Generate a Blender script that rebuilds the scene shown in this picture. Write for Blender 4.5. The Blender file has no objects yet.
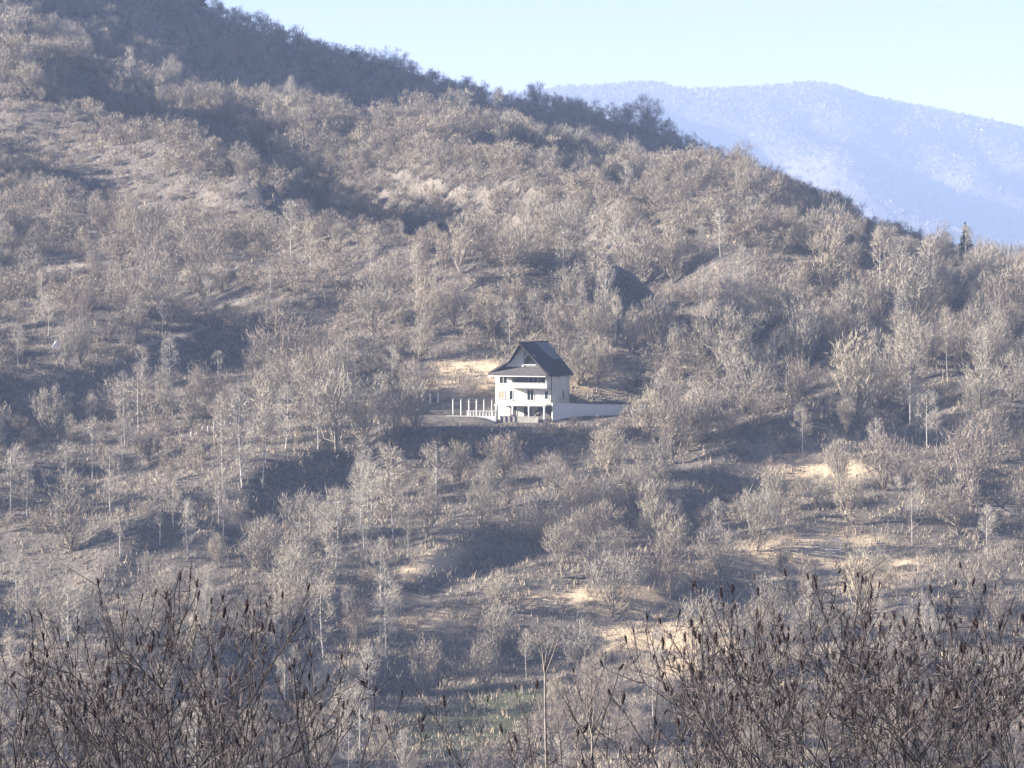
import bpy, math
import numpy as np
from mathutils import Vector

# ------------------------------------------------------------------ camera, sky, sun, exposure
SC = bpy.context.scene
COL = SC.collection
F_PX, CX, HZ = 4100.0, 512.0, 260.0        # focal length in pixels, centre column, row of the horizon
W_PX, H_PX = 1024, 768

cam_data = bpy.data.cameras.new('camera')
cam_data.sensor_width = 36.0
cam_data.lens = F_PX / W_PX * 36.0
cam_data.clip_start = 1.0
cam_data.clip_end = 60000.0
cam = bpy.data.objects.new('camera', cam_data)
COL.objects.link(cam)
cam.location = (0, 0, 0)
cam.rotation_euler = (math.radians(90) - math.atan((H_PX / 2 - HZ) / F_PX), 0, 0)
SC.camera = cam

SUN_EL, SUN_B = math.radians(17.5), math.radians(0.0)   # elevation; bearing from the west, plus = towards the camera side
SUN_DIR = Vector((-math.cos(SUN_EL) * math.cos(SUN_B), -math.cos(SUN_EL) * math.sin(SUN_B), math.sin(SUN_EL)))
world = bpy.data.worlds.new('World')
SC.world = world
world.use_nodes = True
wn = world.node_tree
for n in list(wn.nodes):
    wn.nodes.remove(n)
sky = wn.nodes.new('ShaderNodeTexSky')
sky.sky_type = 'NISHITA'
sky.sun_disc = False
sky.sun_elevation = SUN_EL
sky.sun_rotation = math.atan2(SUN_DIR.x, SUN_DIR.y)
sky.altitude = 600
sky.air_density = 1.0
sky.dust_density = 0.3
sky.ozone_density = 3.0
bg = wn.nodes.new('ShaderNodeBackground')
bg.inputs['Strength'].default_value = 0.05
wo = wn.nodes.new('ShaderNodeOutputWorld')
tone = wn.nodes.new('ShaderNodeMix')
tone.data_type = 'RGBA'
tone.blend_type = 'MULTIPLY'
tone.inputs[0].default_value = 1.0
tone.inputs[7].default_value = (0.545, 0.505, 0.655, 1)
wn.links.new(sky.outputs[0], tone.inputs[6])
wn.links.new(tone.outputs[2], bg.inputs[0])
wn.links.new(bg.outputs[0], wo.inputs[0])

sun_data = bpy.data.lights.new('sun', 'SUN')
sun_data.energy = 5.0
sun_data.angle = math.radians(0.5)
sun_data.color = (1.0, 0.91, 0.79)
sun = bpy.data.objects.new('sun', sun_data)
COL.objects.link(sun)
sun.rotation_euler = SUN_DIR.to_track_quat('Z', 'Y').to_euler()

SC.view_settings.view_transform = 'Standard'
SC.view_settings.look = 'None'
SC.view_settings.gamma = 1.0
SC.view_settings.use_curve_mapping = False
SC.view_settings.exposure = 2.35
SC.cycles.max_bounces = 6
SC.cycles.diffuse_bounces = 3
SC.cycles.volume_bounces = 1
SC.cycles.use_denoising = True

rng = np.random.default_rng(11)

# ------------------------------------------------------------------ helpers: materials
def mat(name):
    m = bpy.data.materials.new(name)
    m.use_nodes = True
    nt = m.node_tree
    for n in list(nt.nodes):
        nt.nodes.remove(n)
    out = nt.nodes.new('ShaderNodeOutputMaterial')
    b = nt.nodes.new('ShaderNodeBsdfPrincipled')
    nt.links.new(b.outputs[0], out.inputs[0])
    b.inputs['Roughness'].default_value = 0.9
    b.inputs['Specular IOR Level'].default_value = 0.2
    return m, nt, b

def noise_node(nt, scale, detail=5, rough=0.6, coord='Object', stretch=None):
    tc = nt.nodes.new('ShaderNodeTexCoord')
    n = nt.nodes.new('ShaderNodeTexNoise')
    n.inputs['Scale'].default_value = scale
    n.inputs['Detail'].default_value = detail
    n.inputs['Roughness'].default_value = rough
    if stretch:
        mp = nt.nodes.new('ShaderNodeMapping')
        mp.inputs['Scale'].default_value = stretch
        nt.links.new(tc.outputs[coord], mp.inputs[0])
        nt.links.new(mp.outputs[0], n.inputs['Vector'])
    else:
        nt.links.new(tc.outputs[coord], n.inputs['Vector'])
    return n

def ramp_node(nt, stops, src):
    r = nt.nodes.new('ShaderNodeValToRGB')
    els = r.color_ramp.elements
    while len(els) < len(stops):
        els.new(0.5)
    for e, (p, c) in zip(els, stops):
        e.position = p
        e.color = (*c, 1)
    nt.links.new(src, r.inputs[0])
    return r

def mix_node(nt, fac, a, b, mode='MIX'):
    m = nt.nodes.new('ShaderNodeMix')
    m.data_type = 'RGBA'
    m.blend_type = mode
    if isinstance(fac, float):
        m.inputs[0].default_value = fac
    else:
        nt.links.new(fac, m.inputs[0])
    for s, v in ((m.inputs[6], a), (m.inputs[7], b)):
        if isinstance(v, tuple):
            s.default_value = (*v, 1)
        else:
            nt.links.new(v, s)
    return m.outputs[2]

def plain(name, col, rough=0.8, scale=0.6, var=0.18, spec=0.2):
    m, nt, b = mat(name)
    n = noise_node(nt, scale)
    lo = tuple(c * (1 - var) for c in col)
    hi = tuple(min(1, c * (1 + var)) for c in col)
    r = ramp_node(nt, [(0.3, lo), (0.7, hi)], n.outputs[0])
    nt.links.new(r.outputs[0], b.inputs['Base Color'])
    b.inputs['Roughness'].default_value = rough
    b.inputs['Specular IOR Level'].default_value = spec
    return m

def tinted(name, stops, rough=0.95):
    """Twigs and bark: one of several natural colours per plant (object random, plus a per-plant attribute in merged woods)."""
    m, nt, b = mat(name)
    oi = nt.nodes.new('ShaderNodeObjectInfo')
    at = nt.nodes.new('ShaderNodeAttribute')
    at.attribute_name = 'tint'
    ad = nt.nodes.new('ShaderNodeMath')
    ad.operation = 'ADD'
    nt.links.new(oi.outputs['Random'], ad.inputs[0])
    nt.links.new(at.outputs['Fac'], ad.inputs[1])
    fr = nt.nodes.new('ShaderNodeMath')
    fr.operation = 'FRACT'
    nt.links.new(ad.outputs[0], fr.inputs[0])
    r = ramp_node(nt, stops, fr.outputs[0])
    nt.links.new(r.outputs[0], b.inputs['Base Color'])
    b.inputs['Roughness'].default_value = rough
    b.inputs['Specular IOR Level'].default_value = 0.1
    return m

# ------------------------------------------------------------------ helpers: meshes
class MB:
    def __init__(self):
        self.v, self.f, self.m, self.t, self.n = [], [], [], [], 0

    def add(self, verts, faces, mi=0, tint=0.0):
        verts = np.asarray(verts, float).reshape(-1, 3)
        for f in faces:
            self.f.append([i + self.n for i in f])
            self.m.append(mi)
        self.v.append(verts)
        self.t.append(np.full(len(verts), tint))
        self.n += len(verts)

    def tube(self, pts, radii, sides=5, mi=0, cap=True):
        pts = np.asarray(pts, float)
        k = len(pts)
        vs = []
        for i in range(k):
            d = pts[min(i + 1, k - 1)] - pts[max(i - 1, 0)]
            d = d / (np.linalg.norm(d) + 1e-9)
            a = np.cross(d, (0.31, 0.93, 0.2) if abs(d[2]) > 0.8 else (0, 0, 1.0))
            a /= np.linalg.norm(a) + 1e-9
            c = np.cross(d, a)
            for s in range(sides):
                w = 2 * math.pi * s / sides
                vs.append(pts[i] + radii[i] * (a * math.cos(w) + c * math.sin(w)))
        fs = []
        for i in range(k - 1):
            for s in range(sides):
                s2 = (s + 1) % sides
                fs.append([i * sides + s, i * sides + s2, (i + 1) * sides + s2, (i + 1) * sides + s])
        if cap:
            fs.append(list(range(sides))[::-1])
            fs.append([(k - 1) * sides + s for s in range(sides)])
        self.add(vs, fs, mi)

    def box(self, lo, hi, mi=0):
        x0, y0, z0 = lo
        x1, y1, z1 = hi
        self.add([(x0, y0, z0), (x1, y0, z0), (x1, y1, z0), (x0, y1, z0), (x0, y0, z1), (x1, y0, z1), (x1, y1, z1), (x0, y1, z1)],
                 [[0, 3, 2, 1], [4, 5, 6, 7], [0, 1, 5, 4], [1, 2, 6, 5], [2, 3, 7, 6], [3, 0, 4, 7]], mi)

    def prism(self, poly, depth_vec, mi=0):
        """A polygon (3-D points) pushed along depth_vec."""
        p = np.asarray(poly, float)
        k = len(p)
        q = p + np.asarray(depth_vec, float)
        fs = [list(range(k)), [k + i for i in range(k)][::-1]]
        for i in range(k):
            j = (i + 1) % k
            fs.append([i, k + i, k + j, j])
        self.add(np.vstack([p, q]), fs, mi)

    def arrays(self):
        return np.vstack(self.v), np.concatenate(self.t)

    def mesh(self, name, mats):
        v, t = self.arrays()
        lens = np.array([len(f) for f in self.f], np.int32)
        idx = np.fromiter((i for f in self.f for i in f), np.int32)
        return raw_mesh(name, v, lens, idx, np.array(self.m, np.int32), mats)


def raw_mesh(name, v, lens, idx, mi, mats, tint=None, smooth=False):
    me = bpy.data.meshes.new(name)
    me.vertices.add(len(v))
    me.vertices.foreach_set('co', np.asarray(v, np.float32).ravel())
    me.loops.add(len(idx))
    me.loops.foreach_set('vertex_index', np.asarray(idx, np.int32))
    me.polygons.add(len(lens))
    starts = np.concatenate([[0], np.cumsum(lens)[:-1]]).astype(np.int32)
    me.polygons.foreach_set('loop_start', starts)
    me.polygons.foreach_set('loop_total', np.asarray(lens, np.int32))
    for m in mats:
        me.materials.append(m)
    if mi is not None:
        me.polygons.foreach_set('material_index', np.asarray(mi, np.int32))
    me.polygons.foreach_set('use_smooth', np.full(len(lens), smooth))
    if tint is not None:
        a = me.attributes.new('tint', 'FLOAT', 'POINT')
        a.data.foreach_set('value', np.asarray(tint, np.float32))
    me.update(calc_edges=True)
    me.validate()
    return me


def obj(name, me, parent=None, loc=(0, 0, 0), rz=0.0, scale=None):
    o = bpy.data.objects.new(name, me)
    COL.objects.link(o)
    o.location = loc
    o.rotation_euler = (0, 0, rz)
    if scale is not None:
        o.scale = scale
    if parent is not None:
        o.parent = parent
    return o


def tag(o, label=None, cat=None, group=None, kind=None):
    for k, v in (('label', label), ('category', cat), ('group', group), ('kind', kind)):
        if v:
            o[k] = v
    return o


def empty(name, loc=(0, 0, 0), rz=0.0, scale=None):
    o = obj(name, None, None, loc, rz, scale)
    o.empty_display_size = 0.5
    return o

# ------------------------------------------------------------------ terrain heights
def hash2(i, j, seed):
    h = (i * 374761393 + j * 668265263 + seed * 974634541) & 0x7FFFFFFF
    h = ((h ^ (h >> 13)) * 1274126177) & 0x7FFFFFFF
    return ((h ^ (h >> 16)) & 0xFFFF) / 65535.0

def vnoise(x, y, seed=0):
    i, j = np.floor(x).astype(np.int64), np.floor(y).astype(np.int64)
    fx, fy = x - i, y - j
    fx, fy = fx * fx * (3 - 2 * fx), fy * fy * (3 - 2 * fy)
    a, b = hash2(i, j, seed), hash2(i + 1, j, seed)
    c, d = hash2(i, j + 1, seed), hash2(i + 1, j + 1, seed)
    return (a + (b - a) * fx) * (1 - fy) + (c + (d - c) * fx) * fy - 0.5

def fbm(x, y, scale, octs=4, seed=0, gain=0.5):
    s, amp, out = 1.0 / scale, 1.0, 0.0
    for k in range(octs):
        out = out + amp * vnoise(x * s + 17.3 * k, y * s - 9.1 * k, seed + k)
        s *= 2.03
        amp *= gain
    return out

def at(px, py, Y):
    return np.array([(px - CX) / F_PX * Y, Y, (HZ - py) / F_PX * Y])

ROWS = [
    (470, [(-260, 800), (200, 805), (512, 808), (800, 806), (1260, 800)]),
    (490, [(-260, 755), (200, 760), (512, 768), (800, 765), (1260, 755)]),
    (533, [(-260, 625), (200, 618), (512, 606), (800, 596), (1260, 590)]),
    (567, [(-260, 535), (200, 520), (512, 500), (800, 490), (1260, 488)]),
    (600, [(-260, 450), (200, 438), (400, 426), (700, 416), (1260, 425)]),
    (645, [(-260, 352), (200, 340), (512, 330), (800, 340), (1260, 362)]),
    (700, [(-260, 265), (200, 255), (512, 252), (800, 275), (1260, 315)]),
    (770, [(-260, 168), (200, 176), (512, 192), (800, 228), (1024, 282), (1260, 322)]),
    (835, [(-260, 75), (0, 95), (200, 114), (290, 118), (380, 128), (560, 160), (700, 200), (850, 242), (1024, 286), (1260, 330)]),
    (900, [(-260, 10), (0, 48), (150, 76), (330, 150), (560, 184), (720, 220), (900, 262), (1100, 320)]),
    (1050, [(-260, -100), (0, -35), (120, 4), (200, 44), (280, 74), (400, 97), (480, 114), (560, 135), (640, 160), (715, 188), (770, 240), (900, 292), (1100, 340)]),
]
CP = [at(px, py, Y) for Y, r in ROWS for px, py in r]
CP += [np.array(p, float) for p in [
    (-300, 920, 88), (-200, 925, 70), (-205, 1000, 142), (-320, 1020, 200), (-500, 1050, 220), (-420, 900, 95), (-200, 1110, 95),  (0, 1110, 12), (110, 1080, -25), (220, 1000, -45),  # includes an unseen hill at far left, raised to shade the ridge
    (-400, 1300, 60), (0, 1350, -70), (400, 1350, -110), (300, 850, -40), (420, 700, -50), (-420, 700, -10), (-420, 560, -38), (420, 560, -48),
    (-350, 440, -72), (0, 430, -74), (350, 440, -76), (0, 330, -78), (-350, 330, -76), (350, 330, -80),
    (0, 240, -58), (-300, 240, -54), (300, 240, -60), (0, 150, -34), (0, 100, -20), (0, 75, -13.2), (0, 60, -10.0), (0, 30, -4.6), (0, 0, -1.7), (0, -60, 3),
    (-40, 62, -10.4), (40, 62, -10.4), (-200, 60, -9), (200, 60, -12), (-300, -60, 4), (300, -60, 2)]]
CP = np.array(CP)

def tps_fit(P, z, lam=2.0):
    n = len(P)
    d = np.hypot(P[:, None, 0] - P[None, :, 0], P[:, None, 1] - P[None, :, 1])
    K = np.where(d > 0, d * d * np.log(np.maximum(d, 1e-9)), 0) + lam * np.eye(n)
    Q = np.c_[np.ones(n), P]
    A = np.block([[K, Q], [Q.T, np.zeros((3, 3))]])
    return np.linalg.solve(A, np.r_[z, 0, 0, 0])

SCL = 100.0
TPS = tps_fit(CP[:, :2] / SCL, CP[:, 2], 0.0006)

def base_h(x, y):
    sh = np.shape(x)
    x, y = np.ravel(x) / SCL, np.ravel(y) / SCL
    out = TPS[-3] + TPS[-2] * x + TPS[-1] * y
    for (cx, cy), w in zip(CP[:, :2] / SCL, TPS[:-3]):
        d2 = (x - cx) ** 2 + (y - cy) ** 2
        out += w * 0.5 * d2 * np.log(np.maximum(d2, 1e-12))
    return out.reshape(sh)

GX = np.arange(-300, 300.1, 1.25)
GY = np.arange(450, 1220.1, 1.5)
gx, gy = np.meshgrid(GX, GY, indexing='ij')
H = base_h(gx, gy)

def lookup(x, y, A=None):
    A = H if A is None else A
    fx = np.clip((np.asarray(x, float) - GX[0]) / 1.25, 0, len(GX) - 1.001)
    fy = np.clip((np.asarray(y, float) - GY[0]) / 1.5, 0, len(GY) - 1.001)
    i, j = fx.astype(int), fy.astype(int)
    u, v = fx - i, fy - j
    return (A[i, j] * (1 - u) + A[i + 1, j] * u) * (1 - v) + (A[i, j + 1] * (1 - u) + A[i + 1, j + 1] * u) * v

def hit(px, py, ymin=470, ymax=1150):
    """Where a sight line meets the hill (planning the layout only)."""
    Y = np.arange(ymin, ymax, 0.75)
    zr = (HZ - py) / F_PX * Y
    g = lookup((px - CX) / F_PX * Y, Y)
    k = np.nonzero(g >= zr)[0]
    Yk = Y[k[0]] if len(k) else ymax
    return np.array([(px - CX) / F_PX * Yk, Yk])

def dist_poly(pts):
    """Distance to a plan polyline over the grid, and the side (plus = downhill, towards smaller y)."""
    best = np.full(gx.shape, 1e9)
    side = np.zeros(gx.shape)
    for a, b in zip(pts[:-1], pts[1:]):
        ab = b - a
        t = np.clip(((gx - a[0]) * ab[0] + (gy - a[1]) * ab[1]) / (ab @ ab), 0, 1)
        dx, dy = gx - a[0] - t * ab[0], gy - a[1] - t * ab[1]
        d = np.hypot(dx, dy)
        s = np.sign((gx - a[0]) * ab[1] - (gy - a[1]) * ab[0])
        m = d < best
        best = np.where(m, d, best)
        side = np.where(m, s, side)
    return best, side

def sm(t):
    t = np.clip(t, 0, 1)
    return t * t * (3 - 2 * t)

# ravines whose west bank lies in shade
GULLIES = [
    ([(165, 128), (215, 150), (270, 170), (340, 190), (430, 220), (520, 254), (575, 280)], 14.0, 16, 0.95),
    ([(560, 188), (640, 215), (720, 245), (800, 272)], 9.0, 12, 1.1),
    ([(-60, 268), (10, 280), (60, 292), (110, 306)], 6.0, 9, 0.7),
    ([(230, 222), (320, 246), (400, 272), (480, 302)], 9.0, 12, 0.6),
    ([(620, 300), (700, 340), (760, 372), (860, 395), (960, 420)], 8.5, 12, 0.55),
    ([(760, 190), (860, 228), (980, 262)], 5.0, 10, 0.7),
    ([(60, 440), (100, 475), (150, 500)], 4.5, 10, 0.9),
    ([(-30, 545), (50, 575), (120, 600)], 4.5, 11, 0.9),
    ([(20, 150), (90, 180), (170, 215)], 7.0, 11, 0.8),
]
plans = [(np.array([hit(px, py) for px, py in g]), d, w, k) for g, d, w, k in GULLIES]
# terrace edges: level strip above, a bank below
TERRACES = [
    ([(-60, 408), (20, 392), (80, 376), (140, 362), (200, 345), (285, 332)], 2.8, 6, 26),
    ([(215, 512), (260, 486), (310, 466), (380, 448), (440, 434), (500, 424), (570, 424)], 3.6, 7, 26),
    ([(380, 582), (430, 558), (480, 534), (560, 512), (640, 496)], 3.2, 5, 18),
    ([(480, 612), (560, 603), (620, 585), (700, 560), (765, 549)], 2.6, 4, 16),
    ([(60, 520), (130, 512), (185, 505)], 2.2, 4, 14),
    ([(330, 655), (420, 628), (480, 612)], 2.6, 5, 16),
    ([(690, 470), (760, 452), (850, 440), (1000, 440), (1100, 445)], 2.5, 5, 18),
]
tplans = [(np.array([hit(px, py) for px, py in g]), d * 1.35, w, L) for g, d, w, L in TERRACES]
HOLLOW = np.zeros(gx.shape)
RIM = np.zeros(gx.shape)
for P, dep, wid, rim in plans:
    d, s = dist_poly(P)
    HOLLOW = np.maximum(HOLLOW, np.exp(-(d / wid) ** 2) * ((s > 0) | (d < 0.4 * wid)))
    d = d + 3.0 * fbm(gx, gy, 14, 3, 5)
    e = np.minimum(np.hypot(gx - P[0][0], gy - P[0][1]), np.hypot(gx - P[-1][0], gy - P[-1][1])) * np.where(d < 3 * wid, 1, 1)
    on = sm(e / (1.6 * wid)) * 0.85 + 0.15
    H -= on * dep * np.exp(-(d / wid) ** 2)
    RIM = np.maximum(RIM, on * rim * dep * np.exp(-((d - 1.9 * wid) / (0.95 * wid)) ** 2) * (s > 0))
H += RIM
BANK = np.zeros(gx.shape)
for P, dep, wid, L in tplans:
    d, s = dist_poly(P)
    sd = d * s + 1.2 * fbm(gx, gy, 22, 2, 31)
    end = np.minimum(np.hypot(gx - P[0][0], gy - P[0][1]), np.hypot(gx - P[-1][0], gy - P[-1][1]))
    on = sm(end / 8.0)
    BANK = np.maximum(BANK, (d < 60) * sm((sd + 1.5) / 2) * sm((wid + 5 - sd) / 4))
    H += on * np.where(sd < 0, 0.42 * dep * np.exp(sd / L), dep * (0.42 - sm(sd / wid)) * np.exp(-np.maximum(sd - wid, 0) / L))
for _ in range(2):
    H[1:-1, 1:-1] = (4 * H[1:-1, 1:-1] + 2 * (H[2:, 1:-1] + H[:-2, 1:-1] + H[1:-1, 2:] + H[1:-1, :-2]) + H[2:, 2:] + H[2:, :-2] + H[:-2, 2:] + H[:-2, :-2]) / 16
amp = 1.0 + 1.3 * sm((gy - 640) / 120)
H += amp * (2.2 * fbm(gx, gy, 38, 4, 3) + 0.5 * fbm(gx, gy, 7, 3, 8))
H += 7.0 * sm((gy - 660) / 120) * fbm(gx * 1.25, gy * 0.7, 55, 3, 77)

# level ground at the house
HOUSE = np.array([5.7, 600.0, -21.1])
TH = math.radians(23.6)
def flat(x0, x1, y0, y1, z, fall):
    dx = np.maximum(np.maximum(x0 - gx, gx - x1), 0)
    dy = np.maximum(np.maximum(y0 - gy, gy - y1), 0)
    w = 1 - sm(np.hypot(dx, dy) / fall)
    H[:] = H * (1 - w) + z * w
flat(-16, 21, 588.0, 596.5, -23.9, 7)
flat(-13, 3, 596.5, 606, -22.75, 5)
flat(-2.4, 5.8, 594, 604, -23.75, 2.0)
flat(4.5, 20, 600.6, 611, -21.12, 2.0)
cutw = (gx > 5.6) & (gx < 20.5) & (gy > 588) & (gy < 600.5 + 0.26 * (gx - 5.9))
H[cutw] = np.minimum(H[cutw], -22.9 - 0.05 * (599 - gy[cutw]))

NEARX = np.concatenate([np.arange(-1500, -300, 60), GX[::1], np.arange(360, 1501, 60)])
NEARY = np.concatenate([np.arange(-120, 450, 10), GY, np.arange(1240, 1501, 40)])
mx, my = np.meshgrid(NEARX, NEARY, indexing='ij')
ZZ = base_h(np.clip(mx, -520, 480), np.clip(my, -80, 1400))
inside = (mx >= GX[0]) & (mx <= GX[-1]) & (my >= GY[0]) & (my <= GY[-1])
ZZ[inside] = lookup(mx[inside], my[inside])

def ground_z(x, y):
    x, y = np.asarray(x, float), np.asarray(y, float)
    i = (x >= GX[0]) & (x <= GX[-1]) & (y >= GY[0]) & (y <= GY[-1])
    out = lookup(x, y)
    if not np.all(i):
        b = base_h(np.clip(x, -520, 480), np.clip(y, -80, 1400))
        out = np.where(i, out, b)
    return out

def grid_mesh(name, X, Yv, Z, m):
    nx, ny = len(X), len(Yv)
    a, b = np.meshgrid(X, Yv, indexing='ij')
    v = np.stack([a.ravel(), b.ravel(), Z.ravel()], 1)
    i, j = np.meshgrid(np.arange(nx - 1), np.arange(ny - 1), indexing='ij')
    q = np.stack([i * ny + j, (i + 1) * ny + j, (i + 1) * ny + j + 1, i * ny + j + 1], -1).reshape(-1, 4)
    return raw_mesh(name, v, np.full(len(q), 4, np.int32), q.ravel(), None, [m], smooth=True)

# ------------------------------------------------------------------ ground materials
def ground_material():
    m, nt, b = mat('winter hillside')
    big = noise_node(nt, 0.022, 6, 0.6, stretch=(1, 1, 2.5))
    mid = noise_node(nt, 0.16, 6, 0.65)
    fine = noise_node(nt, 1.6, 6, 0.75)
    cover = ramp_node(nt, [(0.30, (0.068, 0.065, 0.057)), (0.44, (0.124, 0.109, 0.095)), (0.56, (0.185, 0.164, 0.143)), (0.72, (0.260, 0.230, 0.194))], mid.outputs[0])
    soil = ramp_node(nt, [(0.35, (0.077, 0.068, 0.061)), (0.6, (0.153, 0.132, 0.118)), (0.75, (0.230, 0.197, 0.178))], fine.outputs[0])
    k = ramp_node(nt, [(0.38, (0, 0, 0)), (0.62, (1, 1, 1))], big.outputs[0])
    c = mix_node(nt, k.outputs[0], soil.outputs[0], cover.outputs[0])
    f2 = ramp_node(nt, [(0.25, (0.55, 0.55, 0.55)), (0.75, (1.35, 1.35, 1.35))], fine.outputs[0])
    c = mix_node(nt, 0.8, c, f2.outputs[0], 'MULTIPLY')
    # painted-in land use: straw meadow, greener meadow (plan positions, attributes of the sheet)
    for nm, col, lo in (('straw', (0.54, 0.43, 0.30), 0.20), ('green', (0.085, 0.095, 0.055), 0.35), ('pale', (0.36, 0.32, 0.28), 0.62)):
        a = nt.nodes.new('ShaderNodeAttribute')
        a.attribute_name = nm
        ml = nt.nodes.new('ShaderNodeMath')
        ml.operation = 'MULTIPLY_ADD'
        nt.links.new(fine.outputs[0], ml.inputs[0])
        ml.inputs[1].default_value = 0.9
        ml.inputs[2].default_value = -lo
        ad = nt.nodes.new('ShaderNodeMath')
        ad.operation = 'ADD'
        nt.links.new(a.outputs['Fac'], ad.inputs[0])
        nt.links.new(ml.outputs[0], ad.inputs[1])
        mu = nt.nodes.new('ShaderNodeMath')
        mu.operation = 'MULTIPLY'
        mu.use_clamp = True
        nt.links.new(ad.outputs[0], mu.inputs[0])
        nt.links.new(a.outputs['Fac'], mu.inputs[1])
        v = ramp_node(nt, [(0.3, tuple(0.7 * q for q in col)), (0.7, tuple(1.15 * q for q in col))], mid.outputs[0])
        c = mix_node(nt, mu.outputs[0], c, v.outputs[0])
    nt.links.new(c, b.inputs['Base Color'])
    bp = nt.nodes.new('ShaderNodeBump')
    bp.inputs['Strength'].default_value = 0.9
    bp.inputs['Distance'].default_value = 0.6
    nt.links.new(fine.outputs[0], bp.inputs['Height'])
    nt.links.new(bp.outputs[0], b.inputs['Normal'])
    return m

M_GROUND = ground_material()
PATCH = {   # land use in plan: (px, py, rx, ry) ellipses as seen, turned into plan by the ground below them
    'straw': [(735, 556, 50, 10, -12), (665, 580, 45, 14, -20), (625, 620, 32, 40, 20), (560, 600, 60, 9, -4), (560, 520, 40, 10, -12), (690, 645, 50, 30, 0),
              (465, 375, 40, 16, 0), (600, 384, 30, 8, 0), (440, 560, 40, 14, -20), (820, 470, 60, 16, 0), (380, 116, 40, 8, 0), (830, 560, 120, 30, 0), (330, 690, 24, 30, 0), (440, 620, 40, 12, -8)],
    'green': [(455, 735, 75, 32, 0), (500, 700, 50, 20, 0)],
    'pale': [(65, 268, 36, 5, -6), (225, 268, 50, 5, 0), (215, 302, 40, 8, 0), (20, 325, 18, 3, 0), (345, 445, 25, 6, -8), (420, 438, 20, 5, -10), (1000, 510, 24, 5, 8), (735, 553, 22, 4, -10), (180, 335, 50, 4, -15), (640, 520, 20, 3, -8), (375, 113, 30, 4, 0)],
}
pxg = CX + mx / np.maximum(my, 1) * F_PX
pyg = HZ - ZZ / np.maximum(my, 1) * F_PX
okg = my > 465
patch_val = {}
for nm, els in PATCH.items():
    w = np.zeros(mx.shape)
    for (px, py, rx, ry, ang) in els:
        ca, sa = math.cos(math.radians(ang)), math.sin(math.radians(ang))
        dx, dy = pxg - px, pyg - py
        u, v = (dx * ca + dy * sa) / rx, (-dx * sa + dy * ca) / ry
        r = np.hypot(u, v) + 0.5 * fbm(mx, my, 9, 3, 91)
        w = np.maximum(w, sm((1.35 - r) / 0.7))
    patch_val[nm] = w * okg

me = grid_mesh('terrain', NEARX, NEARY, ZZ, M_GROUND)
for nm, w in patch_val.items():
    a = me.attributes.new(nm, 'FLOAT', 'POINT')
    a.data.foreach_set('value', w.ravel().astype(np.float32))
tag(obj('terrain', me), kind='structure')

def patch_at(nm, x, y):
    i = np.clip(np.searchsorted(NEARX, x), 0, len(NEARX) - 1)
    j = np.clip(np.searchsorted(NEARY, y), 0, len(NEARY) - 1)
    return patch_val[nm][i, j]

# distant mountain
M_FAR = plain('distant woodland slopes', (0.065, 0.055, 0.05), 1.0, 0.01, 0.3)
MF = 1.6       # the far mountain stands six kilometres away
FX = np.concatenate([np.arange(-3000, -400, 60), np.arange(-400, 900, 10), np.arange(900, 3500, 60)])
FY = np.concatenate([np.arange(2300, 4700, 18), np.arange(4700, 6500, 90)])
fx, fy = np.meshgrid(FX, FY, indexing='ij')
SKY_FAR = [(-3000, 130), (200, 130), (480, 102), (560, 90), (600, 88), (650, 84), (690, 92), (720, 91), (770, 88), (810, 84), (830, 87), (870, 99), (930, 112), (1024, 131), (1150, 165), (1400, 190), (3500, 120)]
sx = np.array([(p - CX) / F_PX * 4200 for p, _ in SKY_FAR])
sz = np.array([(HZ - q) / F_PX * 4200 for _, q in SKY_FAR])
crest = np.interp(fx, sx, sz)
t = np.clip((4200 - fy) / 1700, 0, 1)
prof = np.where(fy < 4200, 1 - t ** 1.15, 1 - ((fy - 4200) / 2300) ** 1.3 * 0.9)
floor_z = -260
FZ = floor_z + (crest - floor_z) * prof
rid = np.abs(fbm(fx + 0.45 * fy, fy * 0.35, 170, 4, 51)) * 2
FZ -= (140 * rid + 45 * np.abs(fbm(fx - 0.3 * fy, fy * 0.5, 60, 3, 61))) * sm((4200 - fy) / 500) * sm((fy - 2300) / 300)
FZ += 22 * fbm(fx, fy, 90, 3, 52) * sm(np.abs(fy - 4200) / 200 + 0.15)
tag(obj('mountain', grid_mesh('mountain', FX * MF, FY * MF, FZ * MF, M_FAR)), kind='structure')
g = MB()
g.add([(-30000, -30000, -500), (30000, -30000, -500), (30000, 30000, -500), (-30000, 30000, -500)], [[0, 1, 2, 3]])
tag(obj('ground', g.mesh('ground', [plain('valley floor', (0.14, 0.12, 0.09), 1.0, 0.004)])), kind='structure')

# ------------------------------------------------------------------ plant materials
M_TWIG = tinted('bare twigs', [(0.0, (0.208, 0.182, 0.152)), (0.2, (0.305, 0.275, 0.228)), (0.4, (0.218, 0.180, 0.152)), (0.6, (0.275, 0.250, 0.215)), (0.8, (0.345, 0.303, 0.236)), (1.0, (0.228, 0.192, 0.162))])
M_PALE = tinted('pale birch twigs', [(0.0, (0.31, 0.282, 0.24)), (0.4, (0.385, 0.355, 0.305)), (0.7, (0.29, 0.254, 0.215)), (1.0, (0.395, 0.35, 0.285))])
M_SCRUB = tinted('scrub twigs', [(0.0, (0.208, 0.178, 0.15)), (0.25, (0.285, 0.246, 0.196)), (0.5, (0.19, 0.162, 0.142)), (0.75, (0.325, 0.284, 0.222)), (1.0, (0.246, 0.205, 0.168))])
M_FARW = tinted('far woodland twigs', [(0.0, (0.12, 0.10, 0.085)), (0.5, (0.16, 0.13, 0.11)), (0.8, (0.09, 0.08, 0.07)), (1.0, (0.14, 0.112, 0.09))])
M_BARK = plain('grey bark', (0.15, 0.125, 0.105), 0.95, 3.0, 0.35)
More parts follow.
